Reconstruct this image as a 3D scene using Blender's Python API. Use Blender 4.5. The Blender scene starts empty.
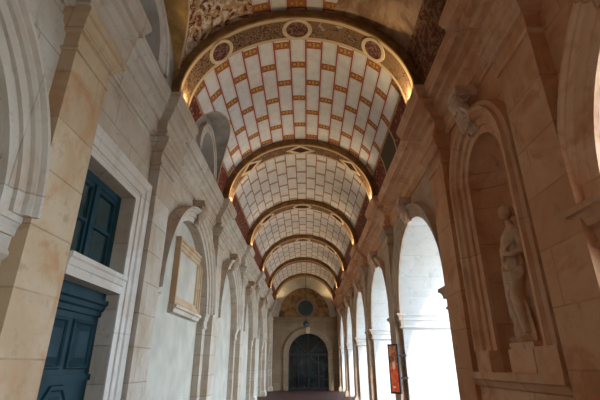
import bpy, bmesh, math, random
from mathutils import Vector, Matrix
random.seed(7)
PI = math.pi
sc = bpy.context.scene
COL = sc.collection

# ------------------------------------------------------------------ camera
cam_d = bpy.data.cameras.new('camera')
cam = bpy.data.objects.new('camera', cam_d); COL.objects.link(cam)
cam_d.sensor_width = 36.0
cam_d.lens = 403.8 / 600.0 * 36.0
cam_d.clip_start = 0.05; cam_d.clip_end = 300
_r = Vector((0.99988713, 0.01498657, -0.0010619))
_u = Vector((0.00666211, -0.3789174, 0.92540652))
_f = Vector((-0.0134663, 0.92530914, 0.37897447))
m = Matrix((_r, _u, -_f)).transposed().to_4x4()
m.translation = Vector((0.14, 0.0, 1.6))
cam.matrix_world = m
sc.camera = cam

# ------------------------------------------------------------------ world, sun, exposure
world = bpy.data.worlds.new('world'); sc.world = world
world.use_nodes = True
bg = world.node_tree.nodes['Background']
bg.inputs['Color'].default_value = (0.62, 0.79, 1.0, 1)
bg.inputs['Strength'].default_value = 9.0
sun_d = bpy.data.lights.new('sun', 'SUN'); sun = bpy.data.objects.new('sun', sun_d); COL.objects.link(sun)
sun_d.energy = 3.0; sun_d.angle = math.radians(1.0); sun_d.color = (1.0, 0.95, 0.87)
sun.rotation_euler = Vector((-0.40, 0.74, -0.62)).to_track_quat('-Z', 'Y').to_euler()
sun.location = (12, -10, 14)
vs = sc.view_settings
vs.view_transform = 'Standard'; vs.look = 'None'; vs.gamma = 1.0; vs.use_curve_mapping = False
vs.exposure = 0.28
try:
    sc.cycles.use_denoising = True
    sc.cycles.max_bounces = 10; sc.cycles.diffuse_bounces = 8
    sc.cycles.sample_clamp_indirect = 12.0
    sc.cycles.caustics_reflective = False; sc.cycles.caustics_refractive = False
except Exception:
    pass

# ------------------------------------------------------------------ dimensions (metres; x across, y along the gallery, z up)
WL, WR = 2.42, 2.54          # wall faces, left and right of the axis
PL, PR = 2.26, 2.38          # pilaster faces
SPR = 5.93        # top of the cornice
ZS = 2.80         # springing of the wall arches
ARL, ARR = 1.75, 1.82   # their inner radii
PITCH = 4.75
PIL = [-1.07, 3.63, 6.27] + [6.27 + PITCH * k for k in range(1, 6)]     # pilaster centres, left
PILR = [-1.07, 3.47] + PIL[2:]                                         # and right
HP = 0.33                                                              # half pilaster width
ARC = [1.28] + [8.645 + PITCH * k for k in range(5)]                    # wall arch centres, left
ARCR = [1.14] + [8.70 + PITCH * k for k in range(5)]                    # and right
WF = lambda s: WL if s < 0 else WR
PF = lambda s: PL if s < 0 else PR
AF = lambda s: ARL if s < 0 else ARR
YEND = 30.5
YBACK = -1.9
XOUT = 4.15

# ------------------------------------------------------------------ node helper
class V:
    def __init__(s, nt, sock): s.nt, s.k = nt, sock
    def _m(s, op, *a):
        n = s.nt.nodes.new('ShaderNodeMath'); n.operation = op
        for i, x in enumerate((s,) + a):
            if isinstance(x, V): s.nt.links.new(x.k, n.inputs[i])
            else: n.inputs[i].default_value = x
        return V(s.nt, n.outputs[0])
    def __add__(s, o): return s._m('ADD', o)
    def __sub__(s, o): return s._m('SUBTRACT', o)
    def __mul__(s, o): return s._m('MULTIPLY', o)
    def __truediv__(s, o): return s._m('DIVIDE', o)
    def floor(s): return s._m('FLOOR')
    def fract(s): return s._m('FRACT')
    def abs(s): return s._m('ABSOLUTE')
    def sin(s): return s._m('SINE')
    def lt(s, o): return s._m('LESS_THAN', o)
    def gt(s, o): return s._m('GREATER_THAN', o)
    def mod(s, o): return s._m('FLOORED_MODULO', o)
    def max(s, o): return s._m('MAXIMUM', o)
    def min(s, o): return s._m('MINIMUM', o)
    def ss(s, a, b):
        n = s.nt.nodes.new('ShaderNodeMapRange'); n.interpolation_type = 'SMOOTHSTEP'
        s.nt.links.new(s.k, n.inputs[0]); n.inputs[1].default_value = a; n.inputs[2].default_value = b
        return V(s.nt, n.outputs[0])

class Mat:
    def __init__(s, name, rough=0.8, spec=0.25):
        s.m = bpy.data.materials.new(name); s.m.use_nodes = True
        s.nt = s.m.node_tree; s.b = s.nt.nodes['Principled BSDF']
        s.b.inputs['Roughness'].default_value = rough
        s.b.inputs['Specular IOR Level'].default_value = spec
    def pos(s):
        g = s.nt.nodes.new('ShaderNodeNewGeometry')
        x = s.nt.nodes.new('ShaderNodeSeparateXYZ'); s.nt.links.new(g.outputs['Position'], x.inputs[0])
        return [V(s.nt, x.outputs[i]) for i in range(3)], g.outputs['Position']
    def uv(s):
        g = s.nt.nodes.new('ShaderNodeUVMap'); x = s.nt.nodes.new('ShaderNodeSeparateXYZ')
        s.nt.links.new(g.outputs[0], x.inputs[0])
        return V(s.nt, x.outputs[0]), V(s.nt, x.outputs[1]), g.outputs[0]
    def vec(s, x, y, z=0.0):
        n = s.nt.nodes.new('ShaderNodeCombineXYZ')
        for i, a in enumerate((x, y, z)):
            if isinstance(a, V): s.nt.links.new(a.k, n.inputs[i])
            else: n.inputs[i].default_value = a
        return n.outputs[0]
    def noise(s, vec, scale, detail=4.0, rough=0.55, dist=0.0):
        n = s.nt.nodes.new('ShaderNodeTexNoise')
        s.nt.links.new(vec, n.inputs['Vector']); n.inputs['Scale'].default_value = scale
        n.inputs['Detail'].default_value = detail; n.inputs['Roughness'].default_value = rough
        n.inputs['Distortion'].default_value = dist
        return V(s.nt, n.outputs[0])
    def voro(s, vec, scale, feature='F1'):
        n = s.nt.nodes.new('ShaderNodeTexVoronoi'); n.feature = feature
        s.nt.links.new(vec, n.inputs['Vector']); n.inputs['Scale'].default_value = scale
        return V(s.nt, n.outputs['Distance'])
    def mix(s, f, a, b):
        n = s.nt.nodes.new('ShaderNodeMix'); n.data_type = 'RGBA'
        if isinstance(f, V): s.nt.links.new(f.k, n.inputs[0])
        else: n.inputs[0].default_value = f
        for i, c in ((6, a), (7, b)):
            if isinstance(c, tuple): n.inputs[i].default_value = (*c, 1)
            else: s.nt.links.new(c, n.inputs[i])
        return n.outputs[2]
    def base(s, c):
        if isinstance(c, tuple): s.b.inputs['Base Color'].default_value = (*c, 1)
        else: s.nt.links.new(c, s.b.inputs['Base Color'])
        return s
    def bump(s, h, strength=0.3, dist=0.01):
        n = s.nt.nodes.new('ShaderNodeBump'); n.inputs['Strength'].default_value = strength
        n.inputs['Distance'].default_value = dist
        s.nt.links.new(h.k, n.inputs['Height']); s.nt.links.new(n.outputs[0], s.b.inputs['Normal'])
        return s

def plain(name, c, rough=0.6, metal=0.0, spec=0.3, var=0.12, scale=9.0):
    M = Mat(name, rough, spec)
    _, p = M.pos()
    n = M.noise(p, scale, 3)
    M.base(M.mix(n.ss(0.3, 0.75), tuple(x * (1 - var) for x in c), tuple(min(1, x * (1 + var)) for x in c)))
    M.b.inputs['Metallic'].default_value = metal
    return M.m

def stone(name, c, c2, stain, bw=1.1, bh=0.46, joint=0.55, amount=0.6, jw=0.008, far=None):
    """weathered limestone in coursed blocks: thin joints, mottling, rusty blotches"""
    M = Mat(name, 0.78, 0.25)
    (x, y, z), p = M.pos()
    h = x + y
    row = (z / bh).floor()
    hh = h / bw + row.mod(2.0) * 0.5
    fx = hh.fract(); fz = (z / bh).fract()
    jx = fx.lt(jw / bw).max(fx.gt(1 - jw / bw)); jz = fz.lt(jw / bh).max(fz.gt(1 - jw / bh))
    gap = M.noise(p, 1.7, 2)
    jm = jx.max(jz) * gap.ss(0.25, 0.6)
    n1 = M.noise(p, 1.3, 5, 0.6, 0.6)
    n2 = M.noise(p, 6.0, 6, 0.65)
    n3 = M.noise(M.vec(hh.floor(), row, 3.3), 7.7, 0.0)
    col = M.mix(n1.ss(0.32, 0.70), c, c2)
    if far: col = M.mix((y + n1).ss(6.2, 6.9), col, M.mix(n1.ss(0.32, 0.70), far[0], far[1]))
    col = M.mix((n3.ss(0.35, 0.7)) * 0.35, col, tuple(v * 0.86 for v in stain))
    st = M.noise(p, 1.1, 5, 0.65, 1.4)
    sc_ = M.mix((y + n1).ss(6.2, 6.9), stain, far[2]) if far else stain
    col = M.mix(st.ss(0.50, 0.66) * amount, col, sc_)
    dk = M.noise(M.vec(x * 2.5, y * 2.5, z * 0.8), 1.3, 5, 0.7, 0.5)
    col = M.mix(dk.ss(0.56, 0.72) * 0.45, col, tuple(v * 0.55 for v in c))
    col = M.mix(n2.ss(0.56, 0.74) * 0.5, col, tuple(v * 0.55 for v in c))
    n4 = M.noise(p, 19.0, 4, 0.7)
    col = M.mix(n4.ss(0.56, 0.72) * 0.35, col, tuple(v * 0.6 for v in c))
    col = M.mix(jm * joint, col, tuple(v * 0.35 for v in stain))
    M.base(col)
    M.bump(n2 + n4 * 0.5 - jm * 0.6, 0.4, 0.012)
    return M.m

PALE = (0.47, 0.42, 0.36)
M_pale = stone('pale_limestone', (0.47, 0.385, 0.285), (0.58, 0.51, 0.42), (0.44, 0.28, 0.15), amount=0.45)
M_plas = plain('smooth_pale_plaster', (0.50, 0.45, 0.36), 0.85, 0, 0.2, 0.14, 1.5)
M_pale_trim = stone('pale_limestone_moulding', (0.50, 0.415, 0.32), (0.63, 0.55, 0.45), (0.46, 0.30, 0.17), 1.4, 3.0, 0.5, 0.5)
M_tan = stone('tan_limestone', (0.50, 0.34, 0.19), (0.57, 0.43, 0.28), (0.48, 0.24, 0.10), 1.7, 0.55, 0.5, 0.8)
M_end = stone('shaded_tan_limestone', (0.25, 0.175, 0.105), (0.31, 0.22, 0.135), (0.22, 0.125, 0.06), 1.2, 0.5, 0.4, 0.6)  # tan stone darkened, weaker light at the end wall put into its colour
M_white = stone('white_limestone', (0.64, 0.57, 0.48), (0.72, 0.66, 0.58), (0.52, 0.38, 0.25), 1.9, 2.0, 0.3, 0.5)
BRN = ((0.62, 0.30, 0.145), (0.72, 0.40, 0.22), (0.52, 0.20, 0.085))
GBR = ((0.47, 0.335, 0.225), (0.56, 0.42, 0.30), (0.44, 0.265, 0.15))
M_brown = stone('brown_limestone', *BRN, 1.2, 0.52, 0.4, 0.8)
M_brown_trim = stone('brown_limestone_moulding', (0.68, 0.36, 0.19), (0.80, 0.50, 0.31), (0.54, 0.23, 0.10), 1.4, 3.0, 0.4, 0.7)
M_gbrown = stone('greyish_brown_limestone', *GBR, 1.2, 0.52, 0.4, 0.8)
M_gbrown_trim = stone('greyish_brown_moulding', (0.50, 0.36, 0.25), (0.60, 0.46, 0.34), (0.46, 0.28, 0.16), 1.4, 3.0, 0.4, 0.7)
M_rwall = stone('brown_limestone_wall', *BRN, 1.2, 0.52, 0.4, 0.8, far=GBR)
M_reveal = stone('sunlit_limestone', (0.50, 0.47, 0.43), (0.55, 0.52, 0.48), (0.46, 0.40, 0.33), 1.0, 0.46, 0.2, 0.3)  # paler copy of the wall stone, sunlight on the reveals put into its colour
M_marble = plain('aged_marble', (0.62, 0.38, 0.22), 0.5, 0, 0.4, 0.2, 6.0)
M_carve = plain('carved_stone', (0.48, 0.35, 0.24), 0.8, 0, 0.2, 0.15, 9.0)
M_carve_r = plain('carved_brown_stone', (0.70, 0.48, 0.34), 0.8, 0, 0.2, 0.15, 9.0)
M_door = plain('blue_green_paint', (0.010, 0.034, 0.042), 0.6, 0, 0.15, 0.18, 5.0)
M_pane = plain('dark_window_glass', (0.022, 0.045, 0.045), 0.12, 0, 0.7, 0.2, 2.0)
M_lglass = plain('grey_lunette_glass', (0.09, 0.12, 0.15), 0.35, 0, 0.5, 0.15, 3.0)
M_dark = plain('dark_iron', (0.018, 0.017, 0.018), 0.5, 0.3, 0.5, 0.2, 8.0)
M_floor = None
M_ochre = plain('ochre_plaster', (0.52, 0.30, 0.10), 0.85, 0, 0.15, 0.4, 3.0)
M_greycream = plain('grey_cream_plaster', (0.42, 0.37, 0.31), 0.85, 0, 0.15, 0.3, 2.5)
M_cream = plain('cream_paint', (0.66, 0.49, 0.30), 0.8, 0, 0.2, 0.15, 6.0)
M_gold = plain('brown_gold_paint', (0.27, 0.135, 0.045), 0.6, 0, 0.3, 0.35, 5.0)
M_plaster = plain('attic_plaster', (0.5, 0.45, 0.38), 0.9)

def floor_mat():
    M = Mat('red_floor_tiles', 0.55, 0.2)
    (x, y, z), p = M.pos()
    fx = (x / 0.3).fract(); fy = (y / 0.3).fract()
    j = fx.lt(0.02).max(fy.lt(0.02))
    n = M.noise(p, 3.0, 4)
    c = M.mix(n.ss(0.3, 0.7), (0.045, 0.018, 0.014), (0.07, 0.028, 0.021))
    M.base(M.mix(j, c, (0.03, 0.02, 0.018)))
    return M.m
M_floor = floor_mat()
M_ground = plain('pale_gravel', (0.55, 0.52, 0.46), 0.95, 0, 0.1, 0.15, 30.0)

def vault_mat(name, L, g, gold, line, plank, border, yc, ph, ornate, bay0=False):
    """painted plank pattern: u = arc length from the crown, v = y"""
    M = Mat(name, 0.75, 0.2)
    u, v, uvv = M.uv()
    _, p = M.pos()
    w = 0.34
    r = u / w + 0.5
    ri = r.floor(); fr = r.fract()
    vv = (v - ph) / L + ri.mod(2.0) * 0.5
    fv = vv.fract()
    n = M.noise(p, 5.0, 5, 0.6); n2 = M.noise(p, 1.1, 4, 0.6)
    n3 = M.noise(p, 14.0, 5, 0.7)
    c = M.mix(n.ss(0.35, 0.7), plank, tuple(q * 0.86 for q in plank))
    c = M.mix(n2.ss(0.52, 0.72) * 0.5, c, (plank[0] * 0.80, plank[1] * 0.74, plank[2] * 0.64))
    c = M.mix(n3.ss(0.62, 0.72) * 0.55, c, (0.33, 0.31, 0.32))
    gm = fv.lt(g)
    if ornate:
        a = (fr * 2.0).fract() * 2.0 - 1.0
        b = fv / g * 2.0 - 1.0
        ring = (a * a + b * b)._m('SQRT')
        orn = (ring - 0.62).abs().lt(0.17).max((a.abs() - b.abs()).abs().lt(0.12) * ring.gt(0.7))
        gc = M.mix(orn, gold, (0.30, 0.10, 0.035))
        edge = fv.lt(0.022).max((fv - g).abs().lt(0.016))
        c = M.mix(gm, c, gc)
        c = M.mix(edge, c, line)
        inn = (fr - 0.12).abs().lt(0.012).max((fr - 0.88).abs().lt(0.012)) * gm._m('SUBTRACT', 1.0).abs()
        c = M.mix(inn * 0.5, c, line)
    else:
        c = M.mix(gm, c, gold)
    lw = 0.055 if ornate else 0.05
    c = M.mix(fr.lt(lw).max(fr.gt(1 - lw)), c, line)
    # border along the springing
    ub = w * 7.5
    au = u.abs()
    bo = M.noise(p, 9.0, 3, 0.6, 1.5)
    bc = M.mix(bo.ss(0.47, 0.53), border, tuple(q * 0.5 for q in border))
    bc = M.mix(M.voro(p, 7.0).lt(0.22), bc, (0.42, 0.25, 0.14))
    d = (v - yc).abs()
    bc = M.mix(d.lt(0.62), bc, (0.10, 0.065, 0.035))
    bc = M.mix((d - 0.62).abs().lt(0.035), bc, (0.55, 0.36, 0.20))
    bm = au.gt(ub)
    c = M.mix(bm, c, bc)
    c = M.mix((au - ub).abs().lt(0.03), c, (0.45, 0.24, 0.10))
    if bay0:
        sv = M.noise(p, 3.2, 2, 0.5, 2.5)
        scroll = (sv - 0.5).abs().lt(0.055).max((M.noise(p, 5.5, 2, 0.5, 2.0) - 0.55).abs().lt(0.03))
        lf = M.mix(sv.ss(0.46, 0.58), (0.15, 0.03, 0.025), (0.66, 0.56, 0.45))
        lf = M.mix(scroll, lf, (0.44, 0.27, 0.12))
        rt = M.mix(M.noise(p, 2.2, 5, 0.65, 0.8).ss(0.35, 0.68), (0.22, 0.11, 0.055), (0.48, 0.30, 0.18))
        rt = M.mix(M.noise(p, 7.0, 3, 0.6).ss(0.62, 0.72) * 0.6, rt, (0.42, 0.32, 0.24))
        rt = M.mix(u.gt(2.35), rt, M.mix(M.noise(p, 6.0, 3, 0.6, 1.5).ss(0.45, 0.55), (0.13, 0.035, 0.02), (0.26, 0.13, 0.06)))
        wob = u + (n2 - 0.5) * 0.5
        c = M.mix(wob.lt(-0.85), c, lf)
        c = M.mix(wob.gt(0.75), c, rt)
    M.base(c)
    M.bump(n3, 0.1, 0.005)
    return M.m

M_v0 = vault_mat('vault_paint_scrolls', 1.22, 0.15, (0.46, 0.23, 0.05), (0.36, 0.09, 0.04), (0.66, 0.61, 0.55), (0.25, 0.06, 0.03), 4.7, 0.63, True, True)
M_v1 = vault_mat('vault_paint_planks', 1.22, 0.15, (0.55, 0.30, 0.06), (0.38, 0.09, 0.045), (0.76, 0.72, 0.67), (0.25, 0.06, 0.035), 8.62, 7.16 - 1.22, True)
M_v2 = vault_mat('vault_paint_blocks', 0.95, 0.13, (0.40, 0.24, 0.11), (0.36, 0.16, 0.08), (0.74, 0.67, 0.60), (0.22, 0.06, 0.035), 0.0, 0.3, False)

def soffit_mat(name, field, edge, worn=False):
    M = Mat(name, 0.7, 0.25)
    u, v, _ = M.uv(); _, p = M.pos()
    n = M.noise(p, 11.0, 4, 0.65, 1.8)
    c = M.mix((n - 0.5).abs().lt(0.05), field, (0.30, 0.17, 0.075))
    c = M.mix(M.noise(p, 25.0, 2).ss(0.55, 0.62), c, tuple(q * 0.5 for q in field))
    if worn:
        wn = M.noise(p, 2.6, 5, 0.65, 0.8)
        on = u.lt(2.75) * u.gt(0.35)
        c = M.mix(on * wn.ss(0.40, 0.55) * 0.8, c, (0.24, 0.13, 0.065))
        c = M.mix(on * M.noise(p, 3.7, 4, 0.6).ss(0.58, 0.66), c, (0.42, 0.40, 0.38))
    d = (v - 0.5).abs()
    c = M.mix(d.gt(0.36), c, edge)
    c = M.mix((d - 0.36).abs().lt(0.012), c, (0.24, 0.11, 0.04))
    M.base(c); return M.m
M_sof1 = soffit_mat('arch_soffit_ornament', (0.10, 0.05, 0.028), (0.60, 0.42, 0.22), True)
M_sof2 = soffit_mat('arch_soffit_bands', (0.085, 0.035, 0.022), (0.55, 0.36, 0.19))
def med_mat():
    M = Mat('medallion_paint', 0.7, 0.25)
    _, p = M.pos(); n = M.noise(p, 16.0, 4, 0.6, 1.0)
    M.base(M.mix(n.ss(0.45, 0.6), (0.075, 0.02, 0.016), (0.26, 0.13, 0.08))); return M.m
M_med = med_mat()
M_meddark = plain('dark_umber_paint', (0.06, 0.022, 0.014), 0.7, 0, 0.2, 0.3, 12.0)
def lun_mat():
    M = Mat('lunette_painting', 0.75, 0.2)
    _, p = M.pos(); n = M.noise(p, 1.6, 5, 0.6, 1.2); n2 = M.noise(p, 5.0, 3)
    c = M.mix(n.ss(0.35, 0.65), (0.10, 0.05, 0.025), (0.34, 0.20, 0.08))
    c = M.mix(n2.ss(0.55, 0.7) * 0.6, c, (0.24, 0.07, 0.04))
    M.base(c); return M.m
M_lun = lun_mat()

def emis(name, c, s):
    M = Mat(name); M.base(c)
    M.b.inputs['Emission Color'].default_value = (*c, 1); M.b.inputs['Emission Strength'].default_value = s
    return M.m
M_lamp = emis('warm_lamp_lens', (1.0, 0.84, 0.55), 10.0)

# ------------------------------------------------------------------ mesh helpers
class MB:
    def __init__(s): s.v, s.f, s.uv, s.hasuv = [], [], [], False
    def add(s, vs_, fs, uv=None):
        o = len(s.v); s.v += [tuple(q) for q in vs_]; s.f += [tuple(o + i for i in f) for f in fs]
        if uv: s.hasuv = True
        s.uv += list(uv) if uv else [(0, 0)] * len(vs_)
        return s
    def box(s, x0, x1, y0, y1, z0, z1):
        v = [(x, y, z) for x in (x0, x1) for y in (y0, y1) for z in (z0, z1)]
        return s.add(v, [(0, 1, 3, 2), (4, 6, 7, 5), (0, 4, 5, 1), (2, 3, 7, 6), (0, 2, 6, 4), (1, 5, 7, 3)])
    def frustum(s, a, b, za_pts, zb_pts): pass
    def grid(s, pts, nu, nv, uv=None, closeu=False):
        """pts[i*nv+j]"""
        f = []
        for i in range(nu if closeu else nu - 1):
            for j in range(nv - 1):
                a = i * nv + j; b = ((i + 1) % nu) * nv + j
                f.append((a, b, b + 1, a + 1))
        return s.add(pts, f, uv)
    def lathe(s, cx, cy, prof, n=20, wob=None):
        pts = []
        for i in range(n):
            a = 2 * PI * i / n
            for (r, z) in prof: pts.append((cx + r * math.cos(a), cy + r * math.sin(a), z))
        return s.grid(pts, n, len(prof), closeu=True)
    def tube(s, path, rad, n=8):
        pts = []
        P_ = [Vector(q) for q in path]
        for k, q in enumerate(P_):
            t = (P_[min(k + 1, len(P_) - 1)] - P_[max(k - 1, 0)]).normalized()
            a = t.orthogonal().normalized(); b = t.cross(a)
            if k and prev is not None:
                a = (prev - t * prev.dot(t)).normalized(); b = t.cross(a)
            prev = a
            r = rad[k] if isinstance(rad, (list, tuple)) else rad
            pts += [q + (a * math.cos(2 * PI * i / n) + b * math.sin(2 * PI * i / n)) * r for i in range(n)]
        f = []
        m_ = len(P_)
        for k in range(m_ - 1):
            for i in range(n):
                j = (i + 1) % n
                f.append((k * n + i, k * n + j, (k + 1) * n + j, (k + 1) * n + i))
        f.append(tuple(range(n))[::-1]); f.append(tuple((m_ - 1) * n + i for i in range(n)))
        return s.add(pts, f)
    def ball(s, c, rx, ry, rz, n=14, m_=9, rot=None):
        pts = []
        for i in range(n):
            a = 2 * PI * i / n
            for j in range(m_ + 1):
                b = PI * j / m_
                q = Vector((rx * math.sin(b) * math.cos(a), ry * math.sin(b) * math.sin(a), rz * math.cos(b)))
                if rot: q = rot @ q
                pts.append(Vector(c) + q)
        return s.grid(pts, n, m_ + 1, closeu=True)
    def sweep(s, pts3, offs, prof, close_prof=True):
        """pts3: path points; offs: unit (mitred) side vectors per point; prof: [(d, h)], h along the second vector"""
        n = len(prof); out = []
        for q, (a, b) in zip(pts3, offs):
            for d, h in prof: out.append(Vector(q) + Vector(a) * d + Vector(b) * h)
        f = []
        k_ = len(pts3)
        for k in range(k_ - 1):
            for i in range(n if close_prof else n - 1):
                j = (i + 1) % n
                f.append((k * n + i, (k + 1) * n + i, (k + 1) * n + j, k * n + j))
        if close_prof:
            f.append(tuple(range(n))); f.append(tuple((k_ - 1) * n + i for i in range(n))[::-1])
        return s.add(out, f)
    def plan_sweep(s, path, prof, side):
        """path of (x, y) in plan; profile (d, z) pushed out towards `side` (+1: right of travel)"""
        offs = []
        P_ = [Vector((x, y)) for x, y in path]
        nr = []
        for a, b in zip(P_, P_[1:]):
            t = (b - a).normalized(); nr.append(Vector((t.y, -t.x)) * side)
        for k in range(len(P_)):
            n1 = nr[max(k - 1, 0)]; n2 = nr[min(k, len(nr) - 1)]
            mm = n1 + n2; mm = mm / max(1e-6, (mm.dot(n1)))
            offs.append(((mm.x, mm.y, 0), (0, 0, 1)))
        return s.sweep([(q.x, q.y, 0) for q in P_], offs, prof)
    def build(s, name, mat, parent=None, smooth=False, angle=40):
        me = bpy.data.meshes.new(name)
        off = parent_world(parent)
        me.from_pydata([(a - off[0], b - off[1], c - off[2]) for a, b, c in s.v], [], s.f)
        if s.hasuv:
            l = me.uv_layers.new(name='UVMap')
            for lp in me.loops: l.data[lp.index].uv = s.uv[lp.vertex_index]
        bm = bmesh.new(); bm.from_mesh(me); bmesh.ops.recalc_face_normals(bm, faces=bm.faces); bm.to_mesh(me); bm.free()
        if smooth:
            for p_ in me.polygons: p_.use_smooth = True
            me.set_sharp_from_angle(angle=math.radians(angle))
        me.materials.append(mat); me.update()
        o = bpy.data.objects.new(name, me); COL.objects.link(o)
        if parent: o.parent = parent
        return o
def parent_world(p):
    v = Vector((0, 0, 0))
    while p is not None: v += p.location; p = p.parent
    return v
def tag(o, label, cat, group=None, kind=None):
    o['label'] = label; o['category'] = cat
    if group: o['group'] = group
    if kind: o['kind'] = kind
    return o
def thing(name, loc, label, cat, group=None, kind=None):
    o = bpy.data.objects.new(name, None); COL.objects.link(o); o.location = loc
    o.empty_display_size = 0.1
    return tag(o, label, cat, group, kind)
def struct(name, mb, mat, label=None, cat=None, smooth=False):
    o = mb.build(name, mat, None, smooth); o['kind'] = 'structure'
    if label: o['label'] = label
    if cat: o['category'] = cat
    return o
def dup(root, dy, dx=0.0, label=None, mirror=False):
    r = root.copy(); COL.objects.link(r); r.location = root.location + Vector((dx, dy, 0))
    if label: r['label'] = label
    for ch in list(root.children):
        c = ch.copy(); COL.objects.link(c); c.parent = r
        for g in list(ch.children):
            d = g.copy(); COL.objects.link(d); d.parent = c
    return r
def lin(a, b, n): return [a + (b - a) * i / n for i in range(n + 1)]
ORD = ['first', 'second', 'third', 'fourth', 'fifth', 'sixth', 'seventh']

# ------------------------------------------------------------------ floor, ground
struct('floor', MB().box(-3.6, XOUT, YBACK - 0.3, YEND + 3.5, -0.2, 0.0), M_floor, 'dark red tiled gallery floor', 'floor')
struct('ground', MB().box(XOUT, 40, -25, 50, -0.3, -0.05), M_ground, 'pale gravel courtyard ground outside the arches', 'ground')

# ------------------------------------------------------------------ walls
def wall_faces(s, openings, y0, y1, ztop, mb_front, mb_reveal, mb_back):
    """s = side; openings: dict(yc, r, zs, z0, depth, kind) sorted along y"""
    X = WF(s)
    y = y0
    def q(mb, *pts): mb.add([(s * a, b, c) for a, b, c in pts], [tuple(range(len(pts)))])
    for o in openings:
        a, b = o['yc'] - o['r'], o['yc'] + o['r']
        q(mb_front, (X, y, 0), (X, a, 0), (X, a, ztop), (X, y, ztop))
        D = X + o['depth']
        n = 28 if o['zs'] else 1
        for i in range(n):
            if o['zs']:
                t0, t1 = PI - PI * i / n, PI - PI * (i + 1) / n
                ya, za = o['yc'] + o['r'] * math.cos(t0), o['zs'] + o['r'] * math.sin(t0)
                yb, zb = o['yc'] + o['r'] * math.cos(t1), o['zs'] + o['r'] * math.sin(t1)
            else:
                ya, yb, za, zb = a, b, o['ztop'], o['ztop']
            q(mb_front, (X, ya, za), (X, yb, zb), (X, yb, ztop), (X, ya, ztop))
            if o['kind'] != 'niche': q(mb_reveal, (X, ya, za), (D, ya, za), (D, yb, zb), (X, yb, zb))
            if o['kind'] == 'blind': q(mb_back, (D, ya, o['z0']), (D, yb, o['z0']), (D, yb, zb), (D, ya, za))
            if o['kind'] == 'open':
                q(mb_front, (D, ya, za), (D, yb, zb), (D, yb, ztop), (D, ya, ztop))
        zj = o['zs'] or o['ztop']
        if o['kind'] != 'niche':
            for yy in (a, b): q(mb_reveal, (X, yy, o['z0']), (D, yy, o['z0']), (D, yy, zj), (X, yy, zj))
        if o['z0'] > 0:
            q(mb_front, (X, a, 0), (X, b, 0), (X, b, o['z0']), (X, a, o['z0']))
        y = b
    q(mb_front, (X, y, 0), (X, y1, 0), (X, y1, ztop), (X, y, ztop))

# left wall: blind arches and the door bay
DY0, DY1 = 4.19, 5.56
ol = [dict(yc=ARC[0], r=ARL, zs=ZS, z0=0, depth=0.16, kind='blind'),
      dict(yc=(DY0 + DY1) / 2, r=(DY1 - DY0) / 2, zs=None, ztop=3.92, z0=0, depth=0.5, kind='rect')]
ol += [dict(yc=c, r=ARL, zs=ZS, z0=0, depth=0.16, kind='blind') for c in ARC[1:]]
f, rv, bk = MB(), MB(), MB()
wall_faces(-1, ol, YBACK, YEND, 5.95, f, rv, bk)
f.add(rv.v, rv.f)
f.box(-3.7, -3.4, YBACK - 0.3, YEND + 3.5, -0.2, 8.4)
f.box(-3.4, -WL - 0.17, YBACK, DY0 - 0.02, 0, 5.9); f.box(-3.4, -WL - 0.17, DY1 + 0.02, YEND, 0, 5.9)
f.box(-3.4, -WL - 0.02, DY0 - 0.02, DY1 + 0.02, 3.94, 5.9)
wl = struct('wall_left', f, M_pale, 'pale limestone wall with blind arches and the green door', 'wall')
bko = bk.build('blind_panel', M_plas, wl); bko['label'] = 'smooth pale plaster inside the blind arches'

# right wall: open arches and the statue niche
NY, NR, NZ0, NZS = 4.83, 0.53, 1.52, 3.95
orr = [dict(yc=ARCR[0], r=ARR, zs=ZS, z0=0, depth=XOUT - WR, kind='open'),
       dict(yc=NY, r=NR, zs=NZS, z0=NZ0, depth=0.5, kind='niche')]
orr += [dict(yc=c, r=ARR, zs=ZS, z0=0, depth=XOUT - WR, kind='open') for c in ARCR[1:]]
f, rv, bk = MB(), MB(), MB()
wall_faces(1, orr, YBACK, YEND, 5.95, f, rv, bk)
# outer face piers
ye = YBACK
for c in ARCR:
    f.add([(XOUT, ye, 0), (XOUT, c - ARR, 0), (XOUT, c - ARR, 5.95), (XOUT, ye, 5.95)], [(0, 1, 2, 3)]); ye = c + ARR
f.add([(XOUT, ye, 0), (XOUT, YEND + .3, 0), (XOUT, YEND + .3, 5.95), (XOUT, ye, 5.95)], [(0, 1, 2, 3)])
# niche concave
pts = []
na, nz = 18, 10
for i in range(na + 1):
    ph = PI * i / na
    for z in lin(NZ0, NZS, 6)[:-1]: pts.append((WR + NR * math.sin(ph), NY - NR * math.cos(ph), z))
    for j in range(nz + 1):
        t = PI / 2 * j / nz
        pts.append((WR + NR * math.cos(t) * math.sin(ph), NY - NR * math.cos(ph) * math.cos(t), NZS + NR * math.sin(t)))
f.grid(pts, na + 1, 6 + nz + 1)
f.add([(WR + NR * math.sin(PI * i / na), NY - NR * math.cos(PI * i / na), NZ0) for i in range(na + 1)], [tuple(range(na + 1))])
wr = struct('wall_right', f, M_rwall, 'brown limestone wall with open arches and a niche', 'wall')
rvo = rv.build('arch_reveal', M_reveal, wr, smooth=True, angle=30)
rvo['label'] = 'arch reveals in a paler, sunlit stone colour'
# attic side walls and roof over the vault
f = MB().box(-3.4, -WL - 0.45, YBACK, YEND, 5.9, 8.2).box(WR + 0.02, XOUT, YBACK, YEND, 5.95, 8.2)
f.box(-3.7, XOUT, YBACK - 0.3, YEND + 3.5, 8.2, 8.4)
struct('roof', f, M_plaster, 'roof slab above the painted vault', 'roof')
struct('wall_back', MB().box(-3.4, XOUT, YBACK - 0.3, YBACK, 0, 8.2), M_pale, 'pale wall closing the gallery behind', 'wall')

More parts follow.
